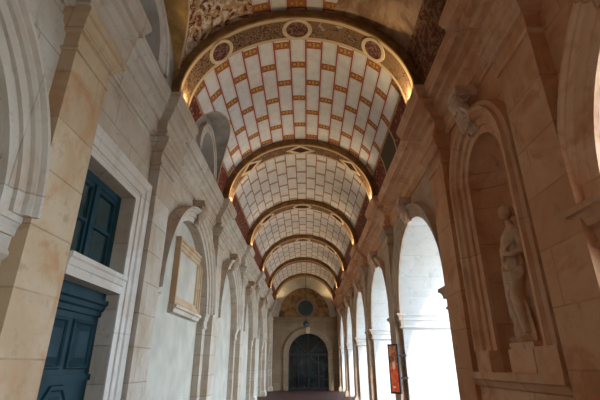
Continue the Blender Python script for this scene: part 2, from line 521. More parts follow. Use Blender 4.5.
# ------------------------------------------------------------------ cornices
ENT = [(0.0, 5.93), (0.26, 5.93), (0.26, 5.86), (0.245, 5.845), (0.235, 5.80), (0.21, 5.76), (0.205, 5.70), (0.165, 5.69), (0.16, 5.61),
       (0.12, 5.58), (0.085, 5.53), (0.07, 5.51), (0.04, 5.50), (0.035, 5.33), (0.06, 5.32), (0.075, 5.28), (0.06, 5.265),
       (0.045, 5.26), (0.045, 5.215), (0.03, 5.21), (0.03, 5.15), (0.0, 5.15)]
def cornice(s):
    w_, p = WF(s), PF(s)
    path = [(s * w_, YBACK)]
    for c in (PIL if s < 0 else PILR):
        path += [(s * w_, c - HP), (s * p, c - HP), (s * p, c + HP), (s * w_, c + HP)]
    path += [(s * w_, YEND)]
    # clip pieces that leave the room
    path = [p_ for p_ in path if YBACK - 1e-6 <= p_[1] <= YEND + 1e-6]
    x_ = 0.03 if s < 0 else 0.15
    prof = [(d + ((x_ if z > 5.695 else x_ * .55 if z > 5.59 else x_ * .2 if z > 5.52 else 0) if d else 0), z) for d, z in ENT]
    return MB().plan_sweep(path, prof, -s)
struct('trim_1', cornice(-1), M_pale_trim, 'pale moulded cornice along the left wall', 'cornice')
struct('trim_2', cornice(1), M_brown_trim, 'brown moulded cornice along the right wall', 'cornice')

# ------------------------------------------------------------------ pilasters
CAP = [(0.0, 5.15), (0.13, 5.15), (0.13, 5.06), (0.10, 5.05), (0.085, 4.99), (0.05, 4.965), (0.045, 4.92), (0.0, 4.91)]
NECK = [(0.0, 4.73), (0.025, 4.725), (0.035, 4.70), (0.025, 4.675), (0.0, 4.67)]
BASE = [(0.0, 0.0), (0.09, 0.0), (0.09, 0.16), (0.07, 0.18), (0.07, 0.22), (0.035, 0.26), (0.02, 0.30), (0.0, 0.30)]
def pilaster(s, c, mat, mtrim, label):
    t = thing('pilaster', (s * PF(s), c, 0), label, 'pilaster', 'pilasters of the %s wall' % ('left' if s < 0 else 'right'))
    sh = MB().box(min(s * PF(s), s * WF(s)), max(s * PF(s), s * WF(s)), c - HP, c + HP, 0, 5.15)
    sh.build('shaft', mat, t)
    path = [(s * WF(s), c - HP), (s * PF(s), c - HP), (s * PF(s), c + HP), (s * WF(s), c + HP)]
    MB().plan_sweep(path, CAP, -s).plan_sweep(path, NECK, -s).build('capital', mtrim, t)
    MB().plan_sweep(path, BASE, -s).build('base', mtrim, t)
    return t
LP = ['tan pilaster on the left wall behind the camera, closing the near blind arch',
      'broad tan pilaster on the left wall between near blind arch and green door',
      'pale pilaster on the left wall just beyond the green door']
RP = ['brown pilaster on the right wall behind the camera by the near opening',
      'brown pilaster on the right wall between the near opening and statue niche',
      'brown pilaster on the right wall just beyond the statue niche']
for k in range(1, 6):
    LP.append('%s pale pilaster down the left wall after the one beyond the green door' % ORD[k - 1])
    RP.append('%s brown pilaster down the right wall after the one beyond the niche' % ORD[k - 1])
LP[-1] = 'last pale pilaster on the left wall, in the corner of the end wall'
RP[-1] = 'last brown pilaster on the right wall, in the corner of the end wall'
RP[3] = 'brown pilaster on the right wall behind the narrow red banner'
for k, c in enumerate(PIL):
    pilaster(-1, c, M_tan if k < 2 else M_pale, M_tan if k < 2 else M_pale_trim, LP[k])
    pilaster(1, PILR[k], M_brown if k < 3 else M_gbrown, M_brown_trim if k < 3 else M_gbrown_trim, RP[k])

# ------------------------------------------------------------------ wall arches: moulding, imposts, carved keystone
ARCHP = [(0.0, 0.0), (0.0, 0.035), (0.10, 0.04), (0.105, 0.06), (0.19, 0.065), (0.20, 0.085), (0.225, 0.10), (0.25, 0.10), (0.27, 0.125), (0.295, 0.13), (0.30, 0.0)]
IMP = [(0.0, 2.80), (0.085, 2.80), (0.085, 2.745), (0.07, 2.735), (0.055, 2.69), (0.05, 2.63), (0.03, 2.625), (0.025, 2.51), (0.04, 2.50), (0.045, 2.465), (0.0, 2.42)]
def carving(x, y, z, s, sc_=1.0):
    """scrolled console with a leaf mask; s*-x is outwards"""
    b = MB()
    X = lambda d: x - s * d * sc_
    # S-shaped scroll body
    path = [(X(0.04), y, z - .22 * sc_), (X(0.08), y, z - .14 * sc_), (X(0.10), y, z - .05 * sc_), (X(0.16), y, z + .08 * sc_), (X(0.22), y, z + .17 * sc_), (X(0.20), y, z + .26 * sc_), (X(0.08), y, z + .30 * sc_)]
    b.tube(path, [.055 * sc_, .085 * sc_, .10 * sc_, .11 * sc_, .10 * sc_, .09 * sc_, .08 * sc_], 10)
    for e in (-1, 1):
        yy = y + e * .10 * sc_
        sp = []
        for k in range(22):
            a = k * 0.5; r = (.10 - .0042 * k) * sc_
            sp.append((X(0.17) - s * r * math.cos(a), yy, z + .22 * sc_ + r * math.sin(a)))
        b.tube(sp, .026 * sc_, 6)
        sp = []
        for k in range(16):
            a = k * 0.5 + 2; r = (.06 - .0034 * k) * sc_
            sp.append((X(0.06) - s * r * math.cos(a), yy * 1.0, z - .18 * sc_ + r * math.sin(a)))
        b.tube(sp, .02 * sc_, 6)
    b.box(min(X(-.02), X(.27)), max(X(-.02), X(.27)), y - .17 * sc_, y + .17 * sc_, z + .27 * sc_, z + .34 * sc_)
    b.box(min(X(-.02), X(.22)), max(X(-.02), X(.22)), y - .14 * sc_, y + .14 * sc_, z + .22 * sc_, z + .27 * sc_)
    # leaf / mask lobes
    for k in range(7):
        a = -PI * 0.9 * (k / 6 - 0.5)
        b.tube([(X(.10), y, z - .05 * sc_), (X(.17), y + .09 * sc_ * math.sin(a), z - .02 * sc_ - .10 * sc_ * math.cos(a)),
                (X(.15), y + .15 * sc_ * math.sin(a), z - .04 * sc_ - .17 * sc_ * math.cos(a))], [.03 * sc_, .035 * sc_, .015 * sc_], 6)
    b.ball((X(.17), y, z - .01), .085 * sc_, .095 * sc_, .13 * sc_, 12, 9)
    for e in (-1, 1):
        b.ball((X(.245), y + e * .035 * sc_, z + .03 * sc_), .016 * sc_, .02 * sc_, .014 * sc_, 8, 6)
        b.tube([(X(.20), y + e * .08 * sc_, z + .08 * sc_), (X(.15), y + e * .13 * sc_, z - .01 * sc_), (X(.14), y + e * .10 * sc_, z - .13 * sc_)], [.03 * sc_, .035 * sc_, .02 * sc_], 6)
    b.ball((X(.255), y, z - .01), .02 * sc_, .018 * sc_, .03 * sc_, 8, 6)
    return b
def wall_arch(s, c, mat, mcarve, label, depth, group):
    AR = AF(s); kd = 1.7 if s < 0 else 1.2
    t = thing('stone_arch', (s * WF(s), c, 0), label, 'arch', group)
    pts, offs = [], []
    for i in range(41):
        a = PI * i / 40
        pts.append((s * WF(s), c + AR * math.cos(a), ZS + AR * math.sin(a)))
        offs.append(((0, math.cos(a), math.sin(a)), (-s, 0, 0)))
    MB().sweep(pts, offs, [(a, b * kd) for a, b in ARCHP]).build('archivolt', mat, t, smooth=True, angle=25)
    for e in (-1, 1):
        yj, yp = c + e * AR, c + e * (AR + 0.29)
        sd = (1 if s * e > 0 else -1) * -1
        X_ = s * WF(s)
        imp = [(d * (1.0 if s < 0 else 2.5 if c < 2 else 1.7), z) for d, z in IMP]
        st = .015 if e > 0 or s < 0 else .3
        MB().plan_sweep([(X_ + s * st, yj), (X_, yj), (X_, yp)], imp, sd).build('impost', mat, t)
        if depth > .3:
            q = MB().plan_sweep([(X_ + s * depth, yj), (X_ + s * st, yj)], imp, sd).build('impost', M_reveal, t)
            q['label'] = 'end of the impost in the sunlit stone colour'
    k = carving(s * WF(s), c, ZS + AR + 0.19, s).build('keystone', mcarve, t, smooth=True, angle=60)
    k['label'] = 'carved scroll keystone'
    return t
LA = ['pale blind arch at the left edge, before the broad tan pilaster', 'pale blind arch holding the empty stone frame, beyond the green door']
RA = ['brown arch of the near opening, at the right edge', 'brown arch of the open bay just beyond the statue niche']
for k in range(4):
    LA.append('%s pale blind arch down the left wall after the one holding the frame' % ORD[k])
    RA.append('%s brown open arch down the right wall past the red banner' % ORD[k])
for k, c in enumerate(ARC):
    wall_arch(-1, c, M_pale_trim, M_carve, LA[k], 0.16, 'blind arches of the left wall')
    wall_arch(1, ARCR[k], M_brown_trim if k < 1 else M_gbrown_trim, M_carve_r, RA[k], XOUT - WR, 'open arches of the right wall')

# ------------------------------------------------------------------ vault bays with lunettes
VA, VB, VZ = 2.20, 1.93, 5.94
_tab = [0.0]
for i in range(1, 401):
    t0, t1 = PI / 2 * (i - 1) / 400, PI / 2 * i / 400
    _tab.append(_tab[-1] + math.hypot(VA * (math.cos(t1) - math.cos(t0)), VB * (math.sin(t1) - math.sin(t0))))
def arclen(t):           # from the crown, for elevation angle t of one half
    k = t / (PI / 2) * 400; i = min(399, int(k))
    return _tab[400] - (_tab[i] + (_tab[i + 1] - _tab[i]) * (k - i))
def half_vault(s, y0, y1, lun=None):
    ys = lin(y0, y1, 24)
    if lun:
        yc, a, b = lun
        ys += [yc + a * math.cos(PI * i / 24) for i in range(25)]
        ys = sorted(set(round(y, 5) for y in ys if y0 <= y <= y1))
    mb = MB(); pts, uv = [], []; N = 26; edge = []
    for y in ys:
        t0 = 0.0
        if lun and abs(y - yc) < a:
            z = VZ + b * math.sqrt(1 - ((y - yc) / a) ** 2)
            t0 = math.asin((z - VZ) / VB)
        edge.append((y, t0))
        for j in range(N + 1):
            t = t0 + (PI / 2 - t0) * j / N
            pts.append((s * VA * math.cos(t), y, VZ + VB * math.sin(t))); uv.append((s * arclen(t), y))
    mb.grid(pts, len(ys), N + 1, uv)
    return mb, edge
def vault_bay(y0, y1, mat, label, lun=None, lun_mat_=None):
    a, edge = half_vault(-1, y0, y1, lun); b, _ = half_vault(1, y0, y1)
    a.add(b.v, b.f, b.uv)
    o = struct('ceiling', a, mat, label, 'ceiling', smooth=True)
    if lun:
        pts = []; q = MB()
        for y, t in edge:
            pts += [(-VA * math.cos(t), y, VZ + VB * math.sin(t)), (-2.25, y, VZ + VB * math.sin(t))]
        q.grid(pts, len(edge), 2)
        c = q.build('lunette_vault', lun_mat_, o, smooth=True)
        # cream outline on the groin
        yc, la, lb = lun
        e = [(-VA * math.cos(t) + 0.004, y, VZ + VB * math.sin(t) - 0.004) for y, t in edge if abs(y - yc) < la]
        MB().tube(e, 0.018, 6).build('groin_line', M_cream, o, smooth=True)
    return o
TD = 0.56                                   # depth of a transverse arch
TF = [c - 0.53 for c in PIL]                # front faces
bays = [(YBACK, TF[1]), (TF[1] + TD, TF[2])] + [(TF[k] + TD, TF[k + 1]) for k in range(2, 7)] + [(TF[7] + TD, YEND)]
L0 = (4.45, 1.45, 1.22); L1 = (8.42, 1.28, 1.20)
vault_bay(bays[0][0], bays[0][1], M_v0, 'painted vault bay overhead behind the camera')
vault_bay(*bays[1], M_v0, 'nearest vault bay with brown painted scrollwork', L0, M_ochre)
vault_bay(*bays[2], M_v1, 'vault bay painted with cream planks and gold ornaments', L1, M_greycream)
for k in range(3, 8):
    mm = M_v2
    vault_bay(*bays[k], mm, '%s vault bay of cream blocks beyond the gold ornament bay' % ORD[k - 3])

# lunette windows above the left cornice
def lunette(n, yc, a, b, a2, b2, hw, label):
    X = -2.12
    t = thing('window_%d' % n, (X, yc, VZ), label, 'window', None, 'structure')
    # wall around
    mb = MB(); N = 32
    ring = lambda aa, bb, x: [(x, yc + aa * math.cos(PI * i / N), VZ + bb * math.sin(PI * i / N)) for i in range(N + 1)]
    mb.grid(ring(hw, 1.42, X - .06) + ring(a, b, X - .06), 2, N + 1)
    mb.build('lunette_wall', M_greycream, t)
    fr = MB()
    for (p0, q0, x0), (p1, q1, x1) in zip([(a, b, X - .06), (a, b, X + .03), (a - .08, b - .07, X + .03), (a - .09, b - .08, X), (a - .2, b - .18, X), (a2, b2, X + .01)],
                                         [(a, b, X + .03), (a - .08, b - .07, X + .03), (a - .09, b - .08, X), (a - .2, b - .18, X), (a2, b2, X + .01), (a2, b2, X - .3)]):
        fr.grid(ring(p0, q0, x0) + ring(p1, q1, x1), 2, N + 1)
    fr.build('stone_surround', M_white, t, smooth=True, angle=30)
    g = MB().add(ring(a2, b2, X - .28), [tuple(range(N + 1))])
    g.build('glass', M_lglass, t)
    gb = MB().box(X - .27, X - .25, yc - .015, yc + .015, VZ, VZ + b2).box(X - .27, X - .25, yc - a2, yc + a2, VZ + .3, VZ + .33)
    gb.build('glazing_bar', M_dark, t)
lunette(2, L0[0], 0.86, 1.06, 0.46, 0.76, 1.40, 'grey stone lunette window in ochre vault above the green door')
lunette(3, L1[0] - 0.12, 0.84, 0.92, 0.62, 0.72, 1.22, 'small grey lunette window in gold ornament vault above the framed arch')
# plain wall strip behind the cornice so that the lunettes rest on it
struct('wall_attic', MB().box(-WL - .46, -2.30, YBACK, YEND, 5.90, 5.935), M_pale, 'narrow ledge on top of left cornice', 'ledge')

# ------------------------------------------------------------------ transverse arches
IA, IB = 2.025, 1.735
def transverse(y0, label, sof, kind):
    t = thing('ceiling_arch', (0, y0, SPR), label, 'arch', 'painted ceiling arches')
    N = 64; d = TD
    e = lambda a, b, y: [(a * math.cos(PI * i / N), y, SPR + b * math.sin(PI * i / N)) for i in range(N + 1)]
    fa = MB()
    prof = [(2.24, 1.97, 0.0), (2.15, 1.88, 0.0), (2.145, 1.875, -0.02), (2.06, 1.80, -0.02), (2.05, 1.785, -0.035), (IA + .012, IB + .012, -0.035), (IA, IB, -0.02), (IA, IB, 0.0)]
    pts = []
    for a, b, o in prof: pts += e(a, b, y0 + o)
    fa.grid(pts, len(prof), N + 1)
    fb = [(IA, IB, d), (2.24, 1.97, d)]; pts = []
    for a, b, o in fb: pts += e(a, b, y0 + o)
    fa.grid(pts, 2, N + 1)
    fa.build('archivolt', M_gold, t, smooth=True, angle=25)
    mb = MB(); pts, uv = [], []
    for j in range(5):
        for i in range(N + 1):
            a = PI * i / N
            pts.append((IA * math.cos(a), y0 + d * j / 4, SPR + IB * math.sin(a))); uv.append((a * 1.9, j / 4))
    mb.grid(pts, 5, N + 1, uv)
    mb.build('soffit', sof, t, smooth=True)
    # medallions lying on the soffit
    if kind:
        for a in ((90, 44, 136) if kind != 'diamond' else (90, 42, 138)):
            a0 = math.radians(a)
            def on(da, dy, lift):
                A = a0 + da / 1.87
                nx, nz = math.cos(A) / IA, math.sin(A) / IB
                l = math.hypot(nx, nz)
                return (IA * math.cos(A) - nx / l * lift, y0 + d / 2 + dy, SPR + IB * math.sin(A) - nz / l * lift)
            if kind == 'round': ou, inn, n = (0.27, 0.262), (0.20, 0.20), 28
            elif kind == 'oval': ou, inn, n = (0.36, 0.24), (0.27, 0.17), 28
            else: ou, inn, n = (0.42, 0.275), (0.27, 0.175), 4
            rr = lambda q, lift: [on(q[0] * math.cos(2 * PI * i / n), q[1] * math.sin(2 * PI * i / n), lift) for i in range(n)]
            w_ = MB(); w_.grid(rr(ou, 0.002) + rr(ou, 0.022) + rr(inn, 0.022) + rr(inn, 0.006), 4, n)
            for k_ in range(3): w_.f.append((k_ * n + n - 1, k_ * n, (k_ + 1) * n, (k_ + 1) * n + n - 1))
            ring = w_.build('medallion', M_cream, t)
            c_ = MB(); ctr = on(0, 0, 0.012); r0 = rr(inn, 0.012)
            c_.add([ctr] + r0, [(0, 1 + i, 1 + (i + 1) % n) for i in range(n)])
            c_.build('painted_roundel', M_med if kind == 'round' else M_meddark, ring)
    return t
TL = ['ceiling arch overhead behind the camera', 'ceiling arch overhead between the near bay and the scrollwork vault',
      'nearest visible ceiling arch, with three round medallions on its soffit',
      'second ceiling arch, with diamond medallions', 'third ceiling arch, with oval medallions',
      'fourth ceiling arch down the gallery, with small oval medallions', 'fifth ceiling arch, next to last before the end wall', 'last ceiling arch, just in front of the end wall']
KN = [None, None, 'round', 'diamond', 'oval', 'oval', None, None]
for k, y in enumerate(TF):
    if k == 0: continue
    transverse(y, TL[k], M_sof1 if k <= 2 else M_sof2, KN[k])

# ------------------------------------------------------------------ end wall
W = WR
GC, GR, GZ = 0.27, 1.40, 2.33
f = MB()
def qe(*p_): f.add([(a, b, c) for a, b, c in p_], [tuple(range(len(p_)))])
Y = YEND
qe((-WL, Y, 0), (GC - GR, Y, 0), (GC - GR, Y, 8.2), (-WL, Y, 8.2)); qe((GC + GR, Y, 0), (W, Y, 0), (W, Y, 8.2), (GC + GR, Y, 8.2))
for i in range(28):
    t0, t1 = PI * i / 28, PI * (i + 1) / 28
    xa, za, xb, zb = GC + GR * math.cos(t0), GZ + GR * math.sin(t0), GC + GR * math.cos(t1), GZ + GR * math.sin(t1)
    qe((xa, Y, za), (xb, Y, zb), (xb, Y, 8.2), (xa, Y, 8.2)); qe((xa, Y, za), (xb, Y, zb), (xb, Y + .5, zb), (xa, Y + .5, za))
for e in (-1, 1): qe((GC + e * GR, Y, 0), (GC + e * GR, Y + .5, 0), (GC + e * GR, Y + .5, GZ), (GC + e * GR, Y, GZ))
f.box(-3.4, XOUT, Y + 3.2, Y + 3.4, 0, 8.2); f.box(W, XOUT, Y + .01, Y + 3.4, 0, 8.2); f.box(-3.4, -WL, Y + .01, Y + 3.4, 0, 8.2)
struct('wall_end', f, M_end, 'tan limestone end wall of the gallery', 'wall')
pl = [(2.3 * math.cos(PI * i / 36), 4.86 + 3.1 * math.sin(PI * i / 36)) for i in range(37)]
struct('wall_end_plaster', MB().add([(a, Y - .012, b) for a, b in pl] + [(a, Y, b) for a, b in pl], [tuple(range(37))] + [(i, i + 1, 38 + i, 37 + i) for i in range(36)]), M_plas, 'pale plaster around the end mural', 'wall')
# its entablature
E2 = [(0.0, 4.86), (0.16, 4.86), (0.16, 4.80), (0.12, 4.77), (0.10, 4.70), (0.04, 4.68), (0.03, 4.48), (0.05, 4.46), (0.05, 4.40), (0.02, 4.38), (0.02, 4.24), (0.0, 4.22)]
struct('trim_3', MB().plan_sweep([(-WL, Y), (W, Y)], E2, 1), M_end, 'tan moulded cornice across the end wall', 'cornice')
t = thing('stone_arch', (GC, Y, 0), 'tan stone arch around the dark gate in the end wall', 'arch')
pts, offs = [], []
for i in range(33):
    a = PI * i / 32
    pts.append((GC + GR * math.cos(a), Y, GZ + GR * math.sin(a))); offs.append(((math.cos(a), 0, math.sin(a)), (0, -1, 0)))
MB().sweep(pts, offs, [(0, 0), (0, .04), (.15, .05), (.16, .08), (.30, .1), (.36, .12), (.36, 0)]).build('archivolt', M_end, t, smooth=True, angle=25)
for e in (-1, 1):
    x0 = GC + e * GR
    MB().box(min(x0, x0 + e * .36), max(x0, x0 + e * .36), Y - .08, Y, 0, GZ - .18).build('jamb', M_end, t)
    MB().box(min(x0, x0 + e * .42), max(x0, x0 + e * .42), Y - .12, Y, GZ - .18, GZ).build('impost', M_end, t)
MB().box(GC - .14, GC + .14, Y - .16, Y, GZ + GR - .02, GZ + GR + .42).build('keystone', M_carve, t)
# gate
M_gate = plain('dark_gate_glass', (0.014, 0.018, 0.018), 0.08, 0, 0.6, 0.5, 1.2)
t = thing('door_4', (GC, Y + .25, 0), 'dark arched gate with glazed panels in the end wall', 'gate', None, 'structure')
N = 28
MB().add([(GC + GR, Y + .3, 0)] + [(GC + GR * math.cos(PI * i / N), Y + .3, GZ + GR * math.sin(PI * i / N)) for i in range(N + 1)] + [(GC - GR, Y + .3, 0)], [tuple(range(N + 3))]).build('glass', M_gate, t)
b = MB()
b.box(GC - GR, GC + GR, Y + .2, Y + .28, GZ - .1, GZ + .06); b.box(GC - GR, GC + GR, Y + .2, Y + .28, 0, .2)
for x in (-GR + .04, -.72, -.03, .03, .72, GR - .04): b.box(GC + x - .035, GC + x + .035, Y + .2, Y + .28, 0, GZ)
for a in (45, 90, 135):
    a = math.radians(a)
    b.tube([(GC, Y + .24, GZ), (GC + GR * math.cos(a), Y + .24, GZ + GR * math.sin(a))], .025, 6)
b.build('frame', M_dark, t)
b = MB().box(GC - 1.5, GC + 1.5, Y + 3.0, Y + 3.1, 0, 4)
# lunette painting and round window
MB_ = MB(); N = 36
LA_, LB_ = 1.86, 2.12
MB_.add([(0.0 + LA_ * math.cos(PI * i / N), Y - .02, 4.86 + LB_ * math.sin(PI * i / N)) for i in range(N + 1)] + [(LA_ * math.cos(PI * i / N), Y, 4.86 + LB_ * math.sin(PI * i / N)) for i in range(N + 1)],
        [tuple(range(N + 1))] + [(i, i + 1, N + 2 + i, N + 1 + i) for i in range(N)])
o = MB_.build('mural', M_lun); tag(o, 'dark brown and gold semicircular mural above the gate', 'painting')
OC = (0.10, 5.50)
t = thing('window_4', (OC[0], Y, OC[1]), 'round dark window in the middle of the brown mural', 'window', None, 'structure')
pts, offs = [], []
for i in range(41):
    a = 2 * PI * i / 40
    pts.append((OC[0] + .55 * math.cos(a), Y - .02, OC[1] + .55 * math.sin(a))); offs.append(((math.cos(a), 0, math.sin(a)), (0, -1, 0)))
MB().sweep(pts, offs, [(0, 0), (0, .05), (.08, .07), (.1, .05), (.17, .07), (.19, 0)]).build('frame', M_end, t, smooth=True, angle=30)
MB().add([(OC[0] + .56 * math.cos(2 * PI * i / 40), Y - .035, OC[1] + .56 * math.sin(2 * PI * i / 40)) for i in range(40)], [tuple(range(40))]).build('glass', M_lglass if False else M_pane, t)
# lantern on its chain
ly, lz = 29.6, 4.30
t = thing('hanging_lantern', (0.12, ly, lz), 'dark globe lantern hanging on a chain before the mural', 'lantern')
MB().tube([(0.12, ly, lz + .25), (0.12, ly, SPR + IB)], .018, 6).build('chain', M_dark, t)
MB().lathe(0.12, ly, [(0.0, lz - .2), (.08, lz - .19), (.16, lz - .1), (.19, lz), (.17, lz + .1), (.1, lz + .18), (.04, lz + .22), (.02, lz + .27), (0, lz + .28)], 18).build('globe', M_pane, t, smooth=True)
MB().lathe(0.12, ly, [(.0, lz - .28), (.02, lz - .26), (.03, lz - .2), (.0, lz - .19)], 10).build('finial', M_dark, t, smooth=True)
b = MB()
for k in range(6):
    a = PI * k / 3
    b.tube([(0.12 + .19 * math.cos(a) * q, ly + .19 * math.sin(a) * q, lz + h) for q, h in ((.4, -.2), (.86, -.1), (1.03, 0), (.92, .1), (.55, .18))], .01, 5)
b.build('cage', M_dark, t)

# ------------------------------------------------------------------ door bay on the left
XD = -WL - 0.22
t = thing('door_surround', (-WL, (DY0 + DY1) / 2, 0), 'pale moulded stone surround framing the green door and window', 'door surround')
SUR = [(0, 0), (0, .02), (.12, .025), (.125, .045), (.22, .05), (.24, .075), (.30, .08), (.35, .095), (.35, 0)]
ZT = 3.92
pts = [(-WL, DY0, 0), (-WL, DY0, ZT), (-WL, DY1, ZT), (-WL, DY1, 0)]
offs = [((0, -.64, 0), (1, 0, 0)), ((0, -.64, 1), (1, 0, 0)), ((0, 1, 1), (1, 0, 0)), ((0, 1, 0), (1, 0, 0))]
MB().sweep(pts, offs, SUR).build('architrave', M_white, t)
b = MB().box(XD, -WL + .03, DY0, DY1, 2.50, 2.74)
b.plan_sweep([(-WL + .03, DY0 - .02), (-WL + .03, DY1 + .02)], [(0, 2.74), (.05, 2.74), (.05, 2.69), (.03, 2.67), (.015, 2.61), (0, 2.60)], 1)
b.build('transom', M_white, t)
# door leaf
t = thing('door_1', (XD, (DY0 + DY1) / 2, 0), 'dark blue green panelled wooden door in the left wall', 'door', None, 'structure')
b = MB().box(XD - .08, XD, DY0, DY1, 0, 2.50)
b.build('leaf', M_door, t)
b = MB()
ym = (DY0 + DY1) / 2
b.box(XD, XD + .05, DY0, DY1, 2.36, 2.50)
b.plan_sweep([(XD, DY0), (XD, DY1)], [(0, 2.40), (.10, 2.40), (.10, 2.35), (.07, 2.33), (.06, 2.28), (.03, 2.26), (.03, 2.20), (0, 2.19)], 1)
b.build('cornice', M_door, t)
def raised(mb, y0, y1, z0, z1, x, h=.03, w=.06):
    mb.add([(x, y0, z0), (x, y1, z0), (x, y1, z1), (x, y0, z1), (x + h, y0 + w, z0 + w), (x + h, y1 - w, z0 + w), (x + h, y1 - w, z1 - w), (x + h, y0 + w, z1 - w)],
           [(0, 1, 5, 4), (1, 2, 6, 5), (2, 3, 7, 6), (3, 0, 4, 7), (4, 5, 6, 7)])
def mold(mb, y0, y1, z0, z1, x):
    pts = [(x, y0, z0), (x, y1, z0), (x, y1, z1), (x, y0, z1), (x, y0, z0)]
    offs = [((0, 1, 1), (1, 0, 0)), ((0, -1, 1), (1, 0, 0)), ((0, -1, -1), (1, 0, 0)), ((0, 1, -1), (1, 0, 0)), ((0, 1, 1), (1, 0, 0))]
    mb.sweep(pts, offs, [(0, 0), (.012, .028), (.03, .03), (.045, .012), (.05, 0)])
for y0, y1 in ((DY0 + .08, ym - .02), (ym + .08, DY1 - .1)):
    p_ = MB(); mold(p_, y0, y1, 1.56, 2.12, XD); raised(p_, y0 + .06, y1 - .06, 1.62, 2.06, XD, .035, .07)
    p_.build('panel', M_door, t)
p_ = MB(); mold(p_, DY0 + .1, DY1 - .1, 0.14, 0.46, XD); raised(p_, DY0 + .16, DY1 - .16, 0.20, 0.40, XD, .03, .06)
p_.build('panel', M_door, t)
# octagonal lower panel
def octa(r, x, zc=0.96):
    return [(x, ym + r * 0.62 * a_, zc + r * b_) for a_, b_ in ((-.45, -1), (.45, -1), (1, -.6), (1, .6), (.45, 1), (-.45, 1), (-1, .6), (-1, -.6))]
p_ = MB()
rings = octa(.44, XD) + octa(.43, XD + .03) + octa(.39, XD + .03) + octa(.37, XD + .008) + octa(.32, XD + .008) + octa(.26, XD + .04)
p_.grid([rings[k * 8 + i_] for i_ in range(8) for k in range(6)], 8, 6, closeu=True)
p_.add(octa(.26, XD + .04), [tuple(range(8))])
p_.build('octagonal_panel', M_door, t)
MB().box(XD, XD + .03, DY0, DY1, 1.43, 1.50).build('middle_rail', M_door, t)
kb = MB(); kb.tube([(XD + .03, DY1 - .08, 1.05), (XD + .07, DY1 - .08, 1.05)], .012, 8); kb.ball((XD + .095, DY1 - .08, 1.05), .03, .035, .035)
kb.build('door_knob', M_dark, t, smooth=True)
# window over the door
t = thing('window_1', (XD, ym, 2.74), 'dark blue green window above the panelled door', 'window', None, 'structure')
b = MB()
b.box(XD - .05, XD + .02, DY0, DY0 + .09, 2.74, ZT).box(XD - .05, XD + .02, DY1 - .09, DY1, 2.74, ZT)
b.box(XD - .05, XD + .02, DY0 + .09, DY1 - .09, 2.74, 2.83).box(XD - .05, XD + .02, DY0 + .09, DY1 - .09, ZT - .10, ZT)
b.box(XD - .05, XD + .035, ym - .05, ym + .05, 2.83, ZT - .10)
b.build('frame', M_door, t)
for y0, y1 in ((DY0 + .09, ym - .05), (ym + .05, DY1 - .09)):
    s_ = MB()
    s_.box(XD - .04, XD + .005, y0, y0 + .05, 2.83, ZT - .1).box(XD - .04, XD + .005, y1 - .05, y1, 2.83, ZT - .1)
    s_.box(XD - .04, XD + .005, y0 + .05, y1 - .05, 2.83, 2.88).box(XD - .04, XD + .005, y0 + .05, y1 - .05, ZT - .16, ZT - .1)
    s_.box(XD - .04, XD + .005, y0 + .05, y1 - .05, 3.28, 3.32)
    so = s_.build('sash', M_door, t)
    MB().box(XD - .035, XD - .025, y0 + .05, y1 - .05, 2.88, 3.28).build('pane', M_pane, so)
    MB().box(XD - .035, XD - .025, y0 + .05, y1 - .05, 3.32, ZT - .16).build('pane', M_pane, so)

# ------------------------------------------------------------------ empty stone frame in the first blind arch
XB = -WL - 0.16
FY0, FY1, FZ0, FZ1 = 8.12, 10.08, 2.72, 4.12
t = thing('wall_frame', (XB, (FY0 + FY1) / 2, FZ0), 'rectangular moulded stone frame, empty, inside the blind arch beyond the door', 'frame')
pts = [(XB, FY0, FZ0), (XB, FY1, FZ0), (XB, FY1, FZ1), (XB, FY0, FZ1), (XB, FY0, FZ0)]
offs = [((0, 1, 1), (1, 0, 0)), ((0, -1, 1), (1, 0, 0)), ((0, -1, -1), (1, 0, 0)), ((0, 1, -1), (1, 0, 0)), ((0, 1, 1), (1, 0, 0))]
MB().sweep(pts, offs, [(0, 0), (0, .12), (.06, .12), (.07, .09), (.13, .085), (.14, .06), (.20, .055), (.22, .02), (.22, 0)]).build('moulding', M_tan, t)
MB().box(XB, XB + .015, FY0 + .2, FY1 - .2, FZ0 + .2, FZ1 - .2).build('panel', M_plas, t)
MB().plan_sweep([(XB, FY0 - .03), (XB, FY1 + .03)], [(0, 2.72), (.17, 2.72), (.17, 2.67), (.13, 2.65), (.11, 2.58), (0, 2.56)], 1).build('sill', M_pale_trim, t)

# ------------------------------------------------------------------ niche, pedestal and statue
t = thing('niche_surround', (WR, NY, NZ0), 'brown moulded stone surround of the statue niche with carved keystone', 'niche')
NP = [(0, 0), (0, .03), (.10, .035), (.105, .06), (.20, .065), (.215, .10), (.26, .11), (.29, .14), (.33, .145), (.34, .11), (.40, .10), (.41, 0)]
pts, offs = [(WR, NY - NR, NZ0 + .25)], [((0, -1, 0), (-1, 0, 0))]
for i in range(33):
    a = PI - PI * i / 32
    pts.append((WR, NY + NR * math.cos(a), NZS + NR * math.sin(a))); offs.append(((0, math.cos(a), math.sin(a)), (-1, 0, 0)))
pts.append((WR, NY + NR, NZ0 + .25)); offs.append(((0, 1, 0), (-1, 0, 0)))
MB().sweep(pts, offs, [(a, b * 1.35) for a, b in NP]).build('moulding', M_brown_trim, t, smooth=True, angle=25)
for e in (-1, 1):
    y0, y1 = sorted((NY + e * NR, NY + e * (NR + .41)))
    MB().box(WR - .15, WR, y0 - .0, y1 + .0, NZ0, NZ0 + .25).build('plinth_block', M_brown_trim, t)
k = carving(WR, NY, NZS + NR + .34, 1, 1.15).build('keystone', M_carve_r, t, smooth=True, angle=60); k['label'] = 'large carved scroll and leaf keystone'
